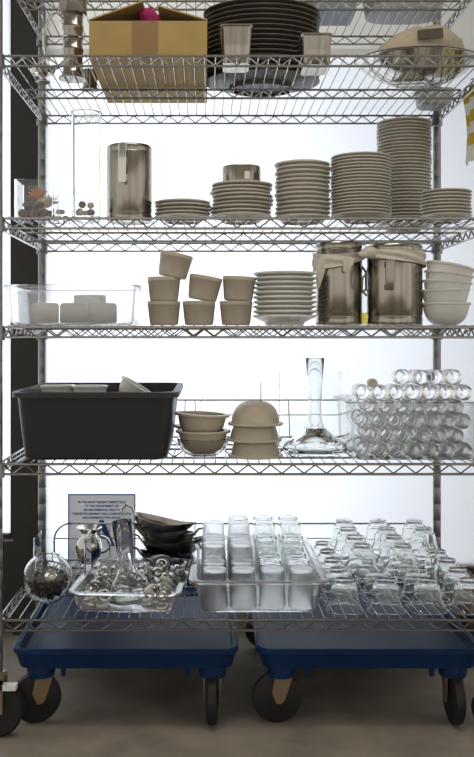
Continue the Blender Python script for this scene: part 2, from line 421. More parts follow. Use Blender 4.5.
# big bowl
Y = 2.53; R = .166
bo = MB().lathe([(0, .003), (.07, 0), (.074, .003), (.10, .02), (.135, .055), (R-.004, .098), (R+.003, .104), (R+.003, .108), (R-.003, .109), (R-.007, .10), (.131, .058), (.097, .025), (.07, .007), (0, .006)], 56).build('serving_bowl', 'chrome', loc=(X(417, Y), Y, z))
bo.scale = (1, .8, .56); tag(bo, 'wide polished metal serving bowl at the right end of the second highest shelf', 'bowl')
MB().tube([((R+.002)*math.cos(a), (R+.002)*math.sin(a), .108) for a in [2*PI*i/56 for i in range(56)]], .003, 6, closed=True).build('rim', 'rubber', bo)
# cloth bundle in bowl
m = MB(); rings = []; N = 28
prof = [(.02, -.045), (.06, -.038), (.105, .0), (.124, .03), (.11, .062), (.085, .09), (.05, .108), (.012, .113)]
for (r_, zz) in prof:
    rings.append([(r_*(1+.06*math.sin(3*a+zz*40)+.035*math.sin(7*a+2))*math.cos(a)*1.02+(zz)*.35, r_*.62*math.sin(a), zz+.006*math.sin(5*a)) for a in [2*PI*k/N for k in range(N)]])
m.loft(rings); bag = m.build('cloth_bundle', 'burlap', loc=(X(412, Y), Y, z+.058)); bag.rotation_euler = (0, math.radians(-5), 0); bag.scale = (1, 1, .8)
tag(bag, 'beige cloth bundle with a dark patch heaped in the wide metal serving bowl', 'cloth bundle')
MB().loft([[( .035+.034*q[0]/.05+.0, -.080-.003*k+.0, .062+.016*q[1]/.05) for q in rr(.1, .1, .01, 0)] for k in (0, 1)]).build('patch', 'patch', bag)
o = tub_mesh(.095, .08, .05, .006, .003, .02, .006).build('steel_pan', 'gray', loc=(X(434, 2.80), 2.80, z)); tag(o, 'small grey pan by the back right post beneath the wide serving bowl', 'pan')

# ---------------- shelf 2 ----------------
S = 2; z = top(S)
def sqvase(px0, px1, ptop, Y, S, t=.004, dm=1.0):
    w_ = (px1-px0)*Y/F; zz = top(S); hh = Z(ptop, Y)-zz; d_ = w_*dm
    m = MB().loft([rr(w_, d_, .003, 0, n=3), rr(w_, d_, .003, hh, n=3), rr(w_-2*t, d_-2*t, .002, hh, n=3), rr(w_-2*t, d_-2*t, .002, .006, n=3)])
    return m, (X((px0+px1)/2, Y), Y+d_/2-.0, zz), w_, hh
m, loc, w_, hh = sqvase(14, 54, 179, 2.32, 2)
gv = m.build('square_glass_vase', 'glass', loc=loc, flat=True); tag(gv, 'small square clear glass vase holding stones and shells at the left end of its shelf', 'vase')
gx, gy, gz = loc
for i, (dx, dy, dz, r, s1, s2) in enumerate([(-.032, -.03, .0175, .0125, 1, .9), (-.006, -.032, .018, .013, 1, .85), (.022, -.03, .018, .0125, 1.1, .9), (-.026, .002, .018, .013, 1.1, .9), (.004, .0, .018, .013, 1, .9), (.03, .004, .018, .0115, 1, 1),
                                          (-.022, -.02, .040, .012, 1.1, .8), (.008, -.022, .039, .0115, 1.2, .8)]):
    o = MB().blob((0, 0, 0), r, s1, .9, s2, 12).build('river_stone', 'stone', loc=(gx+dx, gy+dy, gz+dz-.0005), rot=(0, 0, random.uniform(0, 3)))
    tag(o, 'brown grey river stone in the square glass vase with the orange shell', 'stone', 'river stones in the square vase')
def shellmesh(L, n=7, sp=1.1):
    m = MB()
    for i in range(n):
        a = (i/(n-1)-.5)*sp*2
        m.tube([(0, 0, 0), (L*.5*math.sin(a*.8), 0, L*.5*math.cos(a*.8)), (L*math.sin(a), 0, L*math.cos(a))], [L*.10, L*.16, L*.06], 7)
    return m
o = shellmesh(.030).build('orange_shell', 'coral', loc=(gx+.006, gy-.02, gz+.055), rot=(0, -.3, .2)); tag(o, 'fan shaped orange shell on the stones in the square glass vase', 'shell')
o = shellmesh(.032).build('cream_shell', 'shell', loc=(gx+.028, gy-.018, gz+.035), rot=(0, .1, -.2)); tag(o, 'fan shaped cream shell beside the orange one in the square glass vase', 'shell')
# small cylinder glass
Y = 2.42; R = .021; hh = .075
def cyl_glass(R, hh, t=.002, base=.008, flare=0.0, seg=28):
    return MB().lathe([(0, 0), (R-.002, 0), (R, .002), (R+flare, hh-.001), (R+flare-t*.5, hh), (R+flare-t, hh-.001), (R-t, base+.001), (R-t-.002, base), (0, base)], seg)
o = cyl_glass(R, hh).build('short_glass', 'glass', loc=(X(62, Y), Y, z)); tag(o, 'short clear glass with pale shells between the square vase and the tall cylinder vase', 'glass')
for i in range(3):
    q = MB().blob((0, 0, 0), .0085, 1, .9, .8, 10).build('small_shell', 'shell', loc=(X(62, Y)+(-.008, .009, 0)[i], Y+(0, .002, -.002)[i], z+(.0152, .0152, .031)[i])); tag(q, 'pale small shell inside the short glass beside the tall cylinder vase', 'shell', 'shells in the short glass')
Y = 2.38; R = .037; hh = Z(113, Y)-z
o = cyl_glass(R, hh, .003, .012, .001, 36).build('tall_cylinder_vase', 'glass', loc=(X(86, Y), Y, z)); tag(o, 'tall clear glass cylinder vase left of the steel pitcher', 'vase')
MB().tube([((R+.0012)*math.cos(a), (R+.0012)*math.sin(a), hh-.001) for a in [2*PI*i/30 for i in range(30)]], .0025, 6, closed=True).build('rim', 'glass', o)
for i, (dx, dy, dz, r) in enumerate([(-.015, -.008, .024, .011), (.014, -.01, .023, .010), (.0, .014, .023, .010), (-.009, -.006, .044, .010), (.012, -.002, .042, .009)]):
    q = MB().blob((0, 0, 0), r, 1, .8, .95, 10).build('pale_shell', 'shell' if i % 2 == 0 else 'stone', loc=(X(86, Y)+dx, Y+dy, z+dz)); tag(q, 'rounded shell or stone at the bottom of the tall cylinder vase', 'shell', 'shells in the tall vase')
# steel pitcher
def pitcher(px0, px1, ptop, Y, S, label, hstyle):
    R = (px1-px0)/2*Y/F; z = top(S); hh = Z(ptop, Y-R)-z
    o = empty('steel_pitcher', (X((px0+px1)/2, Y), Y, z)); tag(o, label, 'pitcher')
    MB().lathe([(0, .003), (R-.005, 0), (R-.001, .002), (R, .006), (R, .02), (R-.0012, .022), (R-.0012, .024), (R, .026), (R, hh-.02), (R-.001, hh-.018), (R, hh-.015), (R, hh-.004), (R-.003, hh), (R-.006, hh-.002), (R-.006, .012), (0, .01)], 44).build('body', 'steel', o)
    if hstyle == 'short':
        zt, zb, xo = hh-.012-.0, hh-.10, -.011
        h = MB()
        for zc in (zt-.005, (zt+zb)/2+.008, zb+.008): h.loft([[(xo+q[0], -R-.024*k+.002, zc+q[1]) for q in rr(.022, .018, .003, 0)] for k in (0, 1)])
        h.loft([rr(.018, .007, .003, zb-.006, xo, -R-.025), rr(.021, .009, .003, (zt+zb)/2, xo, -R-.030), rr(.018, .007, .003, zt+.003, xo, -R-.025)])
        h.build('handle', 'chrome', o)
    elif hstyle == 'long':
        h = MB(); xo = -.030; yo = -math.sqrt(R*R-xo*xo)
        h.loft([rr(.020, .008, .003, hh-.12, xo, yo-.026), rr(.024, .012, .004, hh-.09, xo, yo-.032), rr(.022, .010, .003, hh-.045, xo, yo-.028)])
        for zc in (hh-.055, hh-.112): h.box(xo-.009, xo+.009, yo-.026, yo+.003, zc-.006, zc+.006)
        h.build('handle', 'darksteel', o)
        h = MB().tube([(-R-.001, 0, hh-.07), (-R-.012, -.0, hh-.085), (-R-.013, 0, hh-.115), (-R-.001, 0, hh-.13)], .003, 7); h.build('spout_guard', 'chrome', o)
    else:
        h = MB().tube([(R-.001, -.0, hh-.06), (R+.01, -.0, hh-.075), (R+.011, 0, hh-.12), (R-.001, 0, hh-.13)], .0035, 7); h.build('handle', 'chrome', o)
    return o
pitcher(107, 152, 142, 2.40, 2, 'plain steel pitcher with handle facing out, right of the tall cylinder vase', 'short')
P_ = 'stoneware side plate'
stack('side_plate', 155, 211, 198, 2.40, 2, 5, 'plate', P_, 'plate', 'the short stack right of the steel pitcher', .003, .6, .007, tt=.006)
x_, zt = stack('side_plate', 211, 272, 179.5, 2.40, 2, 9, 'plate', P_, 'plate', 'the stack carrying a steel tin', .004, .6, .010, tt=.0055)
Y = 2.40; R = .050
tin = empty('round_steel_tin', (x_, Y, zt+.0005)); tag(tin, 'shallow round steel tin on top of the uneven plate stack', 'tin')
hh = Z(164, Y-R)-zt
MB().lathe([(0, .001), (R-.002, 0), (R, .002), (R, hh-.002), (R-.001, hh), (R-.003, hh-.002), (R-.003, .004), (0, .004)], 40).build('body', 'steel', tin)
MB().loft([[(q[0]+.012, -R-.012*k+.002, q[1]+hh*.45) for q in rr(.013, .02, .003, 0)] for k in (0, 1)]).build('handle', 'chrome', tin)
stack('side_plate', 275, 330, 159, 2.40, 2, 13, 'plate', P_, 'plate', 'the straight stack left of the ribbed one', .003, .75, .006, tt=.0085)
stack('side_plate', 331, 391, 151, 2.39, 2, 19, 'plate', P_, 'plate', 'the closely ribbed stack in front of the tallest', .001, .55, .012)
stack('side_plate', 377, 431, 116.5, 2.62, 2, 32, 'plate', P_, 'plate', 'the tallest stack', .0015, .55, .012)
stack('side_plate', 421, 471, 187.5, 2.39, 2, 8, 'plate', P_, 'plate', 'the small stack at the right end', .0015, .55, .010)

# ---------------- shelf 3 ----------------
S = 3; z = top(S); Y = 2.28
tb = tub_mesh(.305, .26, .100, .008, .003, .02, .010, lip=.010, n=6).build('clear_food_tub', 'thin', loc=(X(70, Y), Y+.15, z)); tag(tb, 'clear plastic tub holding white candles at the left end of its shelf', 'tub')
for i, (px, Y, dz, lab) in enumerate([(45, 2.36, 0, 'left'), (74, 2.36, 0, 'middle'), (103, 2.36, 0, 'right')]):
    R = .0355; zz = z+.004
    c = MB().lathe([(0, 0), (R-.005, 0), (R, .006), (R, .046), (R-.005, .052), (0, .050)], 28).build('white_candle', 'wax', loc=(X(px, Y), Y, zz)); tag(c, 'thick white candle, %s one of the front three in the clear tub' % lab, 'candle')
R = .043
c = MB().lathe([(0, 0), (R-.003, 0), (R, .004), (R, .073), (R-.004, .077), (0, .075)], 28).build('white_candle', 'wax', loc=(X(90, 2.465), 2.465, z+.004)); tag(c, 'wider taller white candle behind the front three in the clear tub', 'candle')
# ramekins
def ram():
    return MB().lathe([(0, .002), (.033, 0), (.0355, .002), (.036, .006), (.0405, .050), (.0425, .052), (.0425, .060), (.0415, .0615), (.039, .060), (.033, .008), (0, .006)], 96, flute=(.022, 32, .0055, .0505))
rp = ram().build('ramekin', 'taupe'); first = True
Y = 2.37
for (px, lvl, tilt, dx, dz, lab) in [(164, 0, 0, 0, 0, 'bottom of the left pile of three'), (164, 1, 0, 0, 0, 'middle of the left pile of three'), (172, 2, 12, 0, .004, 'leaning on top of the left pile of three'),
                                 (199, 0, 0, 0, 0, 'bottom of the middle pile of two'), (202, 1, 10, 0, .003, 'leaning on top of the middle pile of two'),
                                 (236, 0, 0, 0, 0, 'bottom of the right pile of two'), (238, 1, 3, 0, .001, 'on top of the right pile of two, beside the plate stack')]:
    o = rp if first else rp.copy()
    if not first: COL.objects.link(o)
    first = False
    o.location = (X(px, Y), Y, z+lvl*.0575+dz + (0 if lvl == 0 else .004)); o.rotation_euler = (0, math.radians(tilt), 0)
    tag(o, 'taupe fluted ramekin, ' + lab, 'ramekin', 'fluted ramekins')
# shallow bowls
x_, zt = stack('shallow_bowl', 253, 316, 270.5, 2.38, 3, 10, 'white', 'pale shallow bowl', 'bowl', 'the stack left of the tied pitchers', .0015, .6, .014, tt=.006)
pitcher(315.5, 362, 241, 2.42, 3, 'steel pitcher wrapped in cloth, left of the pair', 'side')
pitcher(367, 422, 243, 2.40, 3, 'steel pitcher wrapped in cloth with dark handle, right of the pair', 'long')
# cloth around both pitchers
m = MB(); ct = []
def arc_band(cx, cy, R, a0, a1, zc, hw, n=26, th=.004):
    rings = []
    for i in range(n+1):
        q = i/n; a = a0+(a1-a0)*q; r0 = R+.002+.0025*abs(math.sin(9*a)); zz = zc(q); w_ = hw(q); sec = []
        for j in range(7):
            t = -1+2*j/6; rad = r0+th+.0035*math.cos(5*t+3*q*4); sec.append((cx+rad*math.cos(a), cy+rad*math.sin(a), zz+w_*t))
        for j in range(6, -1, -1):
            t = -1+2*j/6; sec.append((cx+r0*math.cos(a), cy+r0*math.sin(a), zz+w_*t))
        rings.append(sec)
    m.loft(rings)
xa, ya, Ra = X(338.75, 2.42), 2.42, 23.25*2.42/F
xb, yb, Rb = X(394.5, 2.40), 2.40, 27.5*2.40/F
arc_band(xa, ya, Ra, math.radians(170), math.radians(355), lambda q: 1.178-.012*math.sin(q*PI)+.014*q-.01*(1-q), lambda q: .017-.006*q+.01*(1-q)**2)
arc_band(xb, yb, Rb, math.radians(185), math.radians(372), lambda q: 1.186-.016*q, lambda q: .010+.010*q)
# knot and tails
kx = (xa+Ra+xb-Rb)/2; ky = 2.352
m.blob((kx+.004, ky, 1.188), .019, 1.3, .6, .8, 14); m.blob((kx-.012, ky-.002, 1.183), .012, 1.3, .8, .8, 12)
def tail(pts, ws, th=.004):
    rings = []
    for (p, w_) in zip(pts, ws):
        p = Vector(p); rings.append([(p.x-w_, p.y, p.z), (p.x-w_*.4, p.y-.003, p.z), (p.x+w_*.2, p.y+.001, p.z), (p.x+w_, p.y-.002, p.z), (p.x+w_, p.y+th, p.z), (p.x-w_, p.y+th, p.z)])
    m.loft(rings)
fy = ya-Ra-.010
tail([(xa+.012, fy-.000, 1.178), (xa+.016, fy-.002, 1.165), (xa+.011, fy-.001, 1.150), (xa+.005, fy, 1.135)], [.018, .016, .012, .005])
tail([(xa-.045, ya-.054, 1.178), (xa-.052, ya-.052, 1.150), (xa-.057, ya-.050, 1.12), (xa-.059, ya-.048, 1.095)], [.017, .013, .009, .003])
cl = m.build('tied_cloth', 'cloth'); tag(cl, 'beige cloth knotted around the upper part of the two steel pitchers', 'cloth')
sb = cl.modifiers.new('sub', 'SUBSURF'); sb.levels = 1; sb.render_levels = 1
# oil bottle
Y = 2.50; bt = empty('oil_bottle', (X(365, Y), Y, z)); tag(bt, 'small clear bottle of yellow oil seen between the two steel pitchers', 'bottle')
MB().lathe([(0, 0), (.019, 0), (.021, .003), (.021, .06), (.016, .08), (.008, .10), (.007, .125), (.009, .127), (.009, .130), (.005, .130), (.0055, .10), (.013, .079), (.0185, .06), (.0185, .004), (0, .004)], 24).build('body', 'glass', bt)
MB().lathe([(0, .0045), (.018, .0045), (.018, .035), (0, .035)], 24).build('oil', 'oil', bt)
# white bowls
Y = 2.37; R = 23*Y/F; proto = bowl_mesh(R, .058, .028, .004, lip=.003).build('white_bowl', 'white')
for i, (dz, tl, dx) in enumerate([(0, 0, 0), (.034, -1, -.001), (.055, 4, .000), (.076, 8, .000), (.097, 12, .000)]):
    o = proto if i == 0 else proto.copy()
    if i: COL.objects.link(o)
    o.location = (X(446, Y)+dx, Y, z+dz); o.rotation_euler = (0, math.radians(tl), 0)
    tag(o, 'white bowl, %s in the leaning pile at the right end of its shelf' % place(i, 5), 'bowl', 'leaning pile of white bowls')

# ---------------- shelf 4 ----------------
S = 4; z = top(S)
Y = 2.285; w_ = (167-23)*Y/F
bx = (X(23, Y)+X(167, Y))/2; tD = .43
tubo = tub_mesh(w_, tD, .170, .018, .004, .03, .010, lip=.014, n=8).build('black_bus_tub', 'black', loc=(bx, Y+tD/2, z)); tag(tubo, 'large black plastic bus tub holding white dishes', 'tub')
for i, (px, Yd, rx, ry, lab) in enumerate([(58, 2.50, 0, 0, 'left'), (90, 2.48, 0, 0, 'middle'), (128, 2.46, 0, 32, 'tilted right')]):
    base = .125 if i < 2 else .135
    o = bowl_mesh(.045, .050, .024, .004, lip=.003).build('white_dish', 'white', loc=(X(px, Yd), Yd, z+base), rot=(0, math.radians(ry), 0))
    tag(o, 'white dish showing above the black tub rim, %s one' % lab, 'dish')
    # the stack of dishes it rests on
    for j in range(4):
        q = o.copy(); COL.objects.link(q); q.location.z = z+.0048+j*.030; q.rotation_euler = (0, 0, 0)
        if j: pass
        tag(q, 'white dish inside the black tub, %s beneath the %s showing one' % (ORD[3-j].replace('bottom', 'first'), lab), 'dish', 'dishes in the black tub')
# taupe bowls
Y = 2.37
g = bowl_mesh(.067, .046, .033, .004).build('glass_bowl', 'glass', loc=(X(203, Y), Y, z)); tag(g, 'clear glass bowl under the two taupe lipped bowls', 'bowl')
pb = bowl_mesh(.062, .058, .032, .005, lip=.008).build('taupe_bowl', 'taupe', loc=(X(203, Y), Y, z+.0085)); tag(pb, 'taupe lipped bowl sitting in the clear glass bowl', 'bowl', 'taupe lipped bowls')
o = pb.copy(); COL.objects.link(o); o.location = (X(201, Y), Y, z+.0085+.043); o.rotation_euler = (0, math.radians(3), 0); tag(o, 'taupe lipped bowl on top of the one in the glass bowl', 'bowl')
o = pb.copy(); COL.objects.link(o); o.location = (X(199, 2.60), 2.60, z); tag(o, 'taupe lipped bowl behind the upright pair and right of the black tub', 'bowl')
for i, (dz) in enumerate((0, .024, .048)):
    o = pb.copy(); COL.objects.link(o); o.location = (X(255, 2.36)+(.001, -.0015, .001)[i], 2.36, z+.0585+dz*1.68); o.rotation_euler = (PI, 0, 0)
    tag(o, 'taupe lipped bowl upside down, %s in the domed pile' % place(i, 3), 'bowl')
o = bowl_mesh(.046, .045, .022, .004).build('taupe_bowl', 'taupe', loc=(X(252, 2.52), 2.52, z+.13), rot=(PI, 0, 0)); o.location.z = z+.045
for i in range(4):
    q = o if i == 0 else o.copy()
    if i: COL.objects.link(q)
    q.location = (X(250, 2.54), 2.54, z+.0455+i*.026)
    tag(q, 'small taupe bowl upside down, %s in the pile behind the domed pile' % place(i, 4), 'bowl')
# glass vessels
Y = 2.48
m, loc, w_, hh = sqvase(279, 349, 372, 2.56, 4, .004, .7)
o = m.build('square_glass_vase', 'glass', loc=loc, flat=True); tag(o, 'large rectangular clear glass vase standing behind the decanter', 'vase')
m, loc, w_, hh = sqvase(200, 262, 382, 2.64, 4, .004, .5)
o = m.build('square_glass_vase', 'glass', loc=loc, flat=True); tag(o, 'large rectangular clear glass vase standing behind the taupe bowls', 'vase')
Y = 2.42; hh = Z(358, Y)-z
o = MB().lathe([(0, .004), (.07, 0), (.082, .004), (.086, .014), (.080, .026), (.045, .05), (.024, .07), (.0175, .09), (.0165, .13), (.020, .19), (.0245, hh-.002), (.0235, hh), (.0225, hh-.002),
                (.018, .19), (.0145, .13), (.0155, .09), (.021, .072), (.042, .054), (.076, .028), (.081, .015), (.076, .009), (0, .009)], 48).build('wide_decanter', 'glass', loc=(X(315, Y), Y, z))
tag(o, 'clear glass decanter with wide flat base and tall neck above the tumbler pan', 'decanter')
# clear tub of small glasses
Yf = 2.275
tw = .302; tcx = X(416, Yf); tdp = .27
to = tub_mesh(tw, tdp, .144, .006, .003, .02, .010, lip=.012, n=6).build('clear_food_tub', 'thin', loc=(tcx, Yf+.012+tdp/2, z)); tag(to, 'clear plastic tub heaped with small drinking glasses at the right end of its shelf', 'tub')
R = .0200
sg = MB().lathe([(0, 0), (R-.004, 0), (R-.001, .003), (R-.0005, .03), (R, .098), (R-.001, .1), (R-.0022, .098), (R-.003, .04), (R-.004, .02), (R-.007, .016), (0, .015)], 22)
sgo = sg.build('small_glass', 'glass'); first = True
rowname = ['bottom', 'second', 'third', 'fourth', 'fifth', 'top']
pit = .0413; inner = tw-.008
for lay, yy in ((0, Yf+.022+.1), (1, Yf+.022+.21)):
    for r_ in range(5 if lay == 0 else 4):
        n = 7 if r_ % 2 == 0 else 6
        if r_ == 4: n = 7
        for c in range(n):
            xx = tcx+(c-(n-1)/2)*pit; zz = z+.0035+R+r_*pit*.868
            o = sgo if first else sgo.copy()
            if not first: COL.objects.link(o)
            first = False
            o.location = (xx, yy+random.uniform(-.006, .004) if lay == 0 else yy, zz)
            o.rotation_euler = (PI/2, random.uniform(0, 6), 0)
            tag(o, 'small glass heaped in clear tub, %s row, %s from left%s' % (rowname[r_], ('first', 'second', 'third', 'fourth', 'fifth', 'sixth', 'seventh')[c], ', rear layer' if lay else ', front layer'), 'glass', 'small glasses heaped in the clear tub')
# a few more loose on top
for i, c in enumerate((-1, 0, 1, 2)):
    o = sgo.copy(); COL.objects.link(o); o.location = (tcx+(c+.5)*pit, Yf+.125, z+.0035+R+5*pit*.868); o.rotation_euler = (PI/2+random.uniform(-.03, .0), 0, random.uniform(-.05, .05))
    tag(o, 'small clear glass lying loose on the heap above the tub, %s from left' % ('first', 'second', 'third', 'fourth')[i], 'glass')
ck = MB().lathe([(0, 0), (.0105, 0), (.0115, .03), (0, .03)], 18).build('cork_stopper', 'taupe', loc=(tcx-2.5*pit, Yf+.045, z+.0035+R+4*pit*.868+.0237), rot=(PI/2, 0, 0)); tag(ck, 'small brown cork resting on the heap of small glasses', 'cork')

# ---------------- shelf 5 ----------------
S = 5; z = top(S)
# fish bowl with dark pebbles
Y = 2.39; R = 25*Y/F; bz = .0
pr = []
for i in range(0, 15):
    a = math.radians(-78+ (62+78)*i/14); pr.append((R*math.cos(a), R+R*math.sin(a)-R*(1-math.sin(math.radians(78)))))
pr = [(0, 0)]+pr; pr.append((pr[-1][0]+.002, pr[-1][1]+.003))
ins = [(max(r_-.003, 0.0), zz+(.003 if zz < R else -.001)) for (r_, zz) in pr[::-1]]; ins[0] = (pr[-1][0]-.003, pr[-1][1]); ins[-1] = (0, .004)
fb = MB().lathe(pr+ins, 40).build('round_glass_bowl', 'glass', loc=(X(47.5, Y), Y, z)); tag(fb, 'round fishbowl style glass bowl half filled with dark pebbles', 'bowl')
m = MB(); cnt = 0
while cnt < 330:
    p = Vector((random.uniform(-1, 1), random.uniform(-1, 1), random.uniform(-1, .12)))*(R-.0125)
    if p.length < R-.0125:
        m.blob((p.x, p.y, p.z+R-.0), .0055, 1.2, .9, .75, 7, jit=1); cnt += 1
pb_ = m.build('dark_pebbles', 'bean', loc=(X(47.5, Y), Y, z)); tag(pb_, 'dark pebbles filling the lower half of the round glass bowl', 'pebbles', kind='stuff')
o = MB().lathe([(0, 0), (.014, 0), (.0165, .004), (.0165, .012), (.015, .0125), (.0135, .008), (.008, .0075), (.006, .009), (0, .009)], 24).build('candle_tin', 'chrome', loc=(X(51, 2.355), 2.355, z+R+.010), rot=(.75, 0, 0)); tag(o, 'small round metal tealight tin lying on the dark pebbles', 'tin')
m, loc, w_, hh = sqvase(33, 86, 538, 2.50, 5, .004, .8)
o = m.build('square_glass_vase', 'glass', loc=loc, flat=True); tag(o, 'empty square clear glass vase behind the bowl of dark pebbles', 'vase')
# steel urn
Y = 2.77; u = empty('steel_sugar_bowl', (X(89, Y), Y, z)); tag(u, 'round bellied steel bowl with wide flared rim in front of the notice sign', 'bowl')
MB().lathe([(0, .002), (.024, 0), (.026, .003), (.022, .01), (.034, .03), (.041, .055), (.036, .080), (.024, .093), (.023, .100), (.034, .112), (.040, .116), (.038, .117), (.022, .105), (.020, .093), (.031, .079), (.036, .055), (.030, .032), (0, .014)], 40).build('body', 'chrome', u)
MB().tube([(.033+.03*math.sin(a), 0, .065+.026*math.cos(a)) for a in [PI*i/10 for i in range(11)]], .003, 7).build('handle', 'chrome', u)
# tray with rings, carafe
ty = 2.28; tw = .245; td = .34; tx = X(121, ty)
tr = empty('placeholder', (0, 0, 0)); bpy.data.objects.remove(tr)
rotz = math.radians(-4.5)
to = tub_mesh(tw, td, .052, .008, .003, .018, .012, n=6).build('clear_food_tray', 'thin', loc=(tx+.018, ty+.02+td/2, z), rot=(0, 0, rotz)); tag(to, 'shallow clear plastic tray full of napkin rings and a carafe', 'tray')
RT = Matrix.Translation((tx+.018, ty+.02+td/2, z)) @ Matrix.Rotation(rotz, 4, 'Z')
ringm = MB().tube([(.0135*math.cos(a), .0135*math.sin(a), 0) for a in [2*PI*i/20 for i in range(20)]], .0045, 8, closed=True).build('napkin_ring', 'chrome'); first = True
spots = []
carT = RT @ Vector((.005, -.085, .004))
for lvl in range(3):
    for gy_ in range(7):
        for gx_ in range(6):
            xx = -.095+.038*gx_+random.uniform(-.004, .004); yy = -.145+.042*gy_+random.uniform(-.004, .004)
            if (xx-.005)**2+(yy+.085)**2 < .068**2 : continue
            if lvl == 2 and random.random() < .5: continue
            spots.append((xx, yy, .018+.018*lvl, lvl))
for i, (xx, yy, zz, lvl) in enumerate(spots):
    o = ringm if first else ringm.copy()
    if not first: COL.objects.link(o)
    first = False
    if i % 3 == 1:
        if i == 1: whitemesh = ringm.data.copy(); whitemesh.materials[0] = M['white']
        o.data = whitemesh
    o.location = RT @ Vector((xx, yy, zz)); o.rotation_euler = (random.uniform(.3, 1.2), random.uniform(-.5, .5), random.uniform(0, 6)) if lvl else (random.uniform(-.5, .5), random.uniform(-.5, .5), 0)
    if lvl == 0: o.location.z -= .004
    tag(o, '%s napkin ring heaped with many others around the carafe in the clear tray' % ('white' if i % 3 == 1 else 'silver'), 'napkin ring', '%s napkin rings in the clear tray' % ('white' if i % 3 == 1 else 'silver'))
carh = Z(523, 2.39)-z-.004
ca = MB().lathe([(0, .004), (.055, 0), (.062, .006), (.060, .02), (.046, .045), (.028, .070), (.020, .088), (.0205, .11), (.027, carh-.002), (.026, carh), (.0245, carh-.002), (.018, .11), (.0175, .088), (.025, .071), (.043, .047), (.056, .022), (.057, .011), (.05, .008), (0, .009)], 40).build('glass_carafe', 'glass', loc=carT, rot=(0, math.radians(-7), 0))
ca.location.z += .008; tag(ca, 'clear glass carafe with flared neck standing in the tray of napkin rings', 'carafe')
# serving spoon over tray
sp = MB(); sp.tube([(0, 0, 0), (.012, -.02, .030), (.006, -.05, .052), (-.01, -.085, .062), (-.03, -.115, .062)], [.010, .0045, .0045, .005, .007], 8, flat=.5)
sp.blob((.004, .006, -.010), .017, 1, 1.35, .5, 14)
so = sp.build('serving_ladle', 'chrome', loc=RT @ Vector((.088, -.03, .068)), rot=(0, 0, 0)); tag(so, 'curved chrome ladle leaning over the right side of the napkin ring tray', 'ladle')
# gravy boats
def gravy():
    m = MB(); rings = []; N = 28
    def ring(s, zz, sp=0):
        out = []
        for k in range(N):
            a = 2*PI*k/N; x = .085*s*math.cos(a); y = .042*s*math.sin(a); e = max(0, math.cos(a))**4
            out.append((x-e*.03*s*sp*-1, y*(1-.35*e*sp), zz+e*.018*sp+.006*sp*max(0, -math.cos(a))**2))
        return out
    for s, zz, q in ((.45, 0, 0), (.55, .003, 0), (.78, .014, .3), (.93, .030, .7), (1, .045, 1)): rings.append(ring(s, zz, q))
    for s, zz, q in ((.975, .045, 1), (.90, .031, .7), (.75, .016, .3), (.5, .006, 0)): rings.append(ring(s, zz, q))
    m.loft(rings); return m
Y = 2.76
for i, (px, dz, ry, rz, lab) in enumerate([(168, 0, 0, 15, 'bottom'), (170, .030, -2, -8, 'second from bottom'), (166, .060, -4, 168, 'second from top'), (158, .094, 8, -20, 'top, tilted')]):
    g = empty('gravy_boat', (X(px, Y), Y, z+dz+ (.002 if i else 0)), (0, math.radians(ry), math.radians(rz))); tag(g, 'dark steel gravy boat, %s of the pile behind the tray' % lab, 'gravy boat', 'stacked gravy boats')
    gravy().build('bowl', 'darksteel', g)
    MB().tube([(-.080, 0, .040), (-.095, 0, .062), (-.115, 0, .068), (-.125, 0, .052), (-.115, 0, .028), (-.090, 0, .020), (-.072, 0, .020)], .0035, 7).build('handle', 'chrome', g)
# pan of frosted tumblers
pY = 2.272; pw = (318-200)*pY/F; pd = .50; pcx = X(259.5, pY)
po = tub_mesh(pw, pd, .082, .012, .003, .018, .016, lip=.008, n=6).build('clear_glass_pan', 'thin', loc=(pcx, pY+.03+pd/2, z)); tag(po, 'deep clear plastic pan packed with tumblers in the middle of the lowest shelf', 'pan')
def tumbler(R0, R1, h, t=.0022):
    return MB().lathe([(0, 0), (R0-.003, 0), (R0, .003), (R1, h-.001), (R1-t*.5, h), (R1-t, h-.001), (R0-t, .009), (R0-t-.003, .007), (0, .006)], 32)
tfr = tumbler(.029, .0355, .098).build('frosted_tumbler', 'frost'); tcl = tumbler(.029, .0355, .098).build('clear_tumbler', 'glass')
uf = uc = False
cols = ['left', 'second', 'third', 'right']; zf = z+.0036
for c in range(4):
    for r_ in range(6):
        fr = (c < 2) or (r_ == 0)
        src = tfr if fr else tcl
        o = src if ((fr and not uf) or (not fr and not uc)) else src.copy()
        if o is not src: COL.objects.link(o)
        if fr: uf = True
        else: uc = True
        xx = pcx+(c-1.5)*.0735; yy = pY+.03+.045+r_*.079
        o.location = (xx, yy, zf+.0985); o.rotation_euler = (PI, 0, random.uniform(0, 6))
        if c == 3 and r_ == 0: o.location = (xx-.0, yy, zf+.098); 
        tag(o, '%s upturned tumbler, %s pan column, %s row from the front, standing low' % ('frosted' if fr else 'clear', cols[c], ('first', 'second', 'third', 'fourth', 'fifth', 'sixth')[r_]), 'tumbler', 'tumblers packed in the pan')
        if (c in (0, 1) and r_ in (2, 3, 4, 5)) or (c in (2, 3) and r_ in (3, 4, 5)):
            if c in (0,) and r_ == 5: continue
            q = src.copy(); COL.objects.link(q); tl = -.16 if c > 1 else 0
            q.location = (xx, yy-.004, zf+.0985+.0985+(.003 if tl else 0)-(.036 if r_ < 4 else 0)*0); q.rotation_euler = (PI+tl*0, 0, random.uniform(0, 6))
            if r_ == 2: q.location.z = zf+.0985+.030
            if r_ == 3: q.location.z = zf+.0985+.030
            if r_ >= 4: q.location.z = zf+.0985+.052
            tag(q, '%s tumbler nested atop another, %s pan column, %s row from the front' % ('frosted' if fr else 'clear', cols[c], ('first', 'second', 'third', 'fourth', 'fifth', 'sixth')[r_]), 'tumbler')
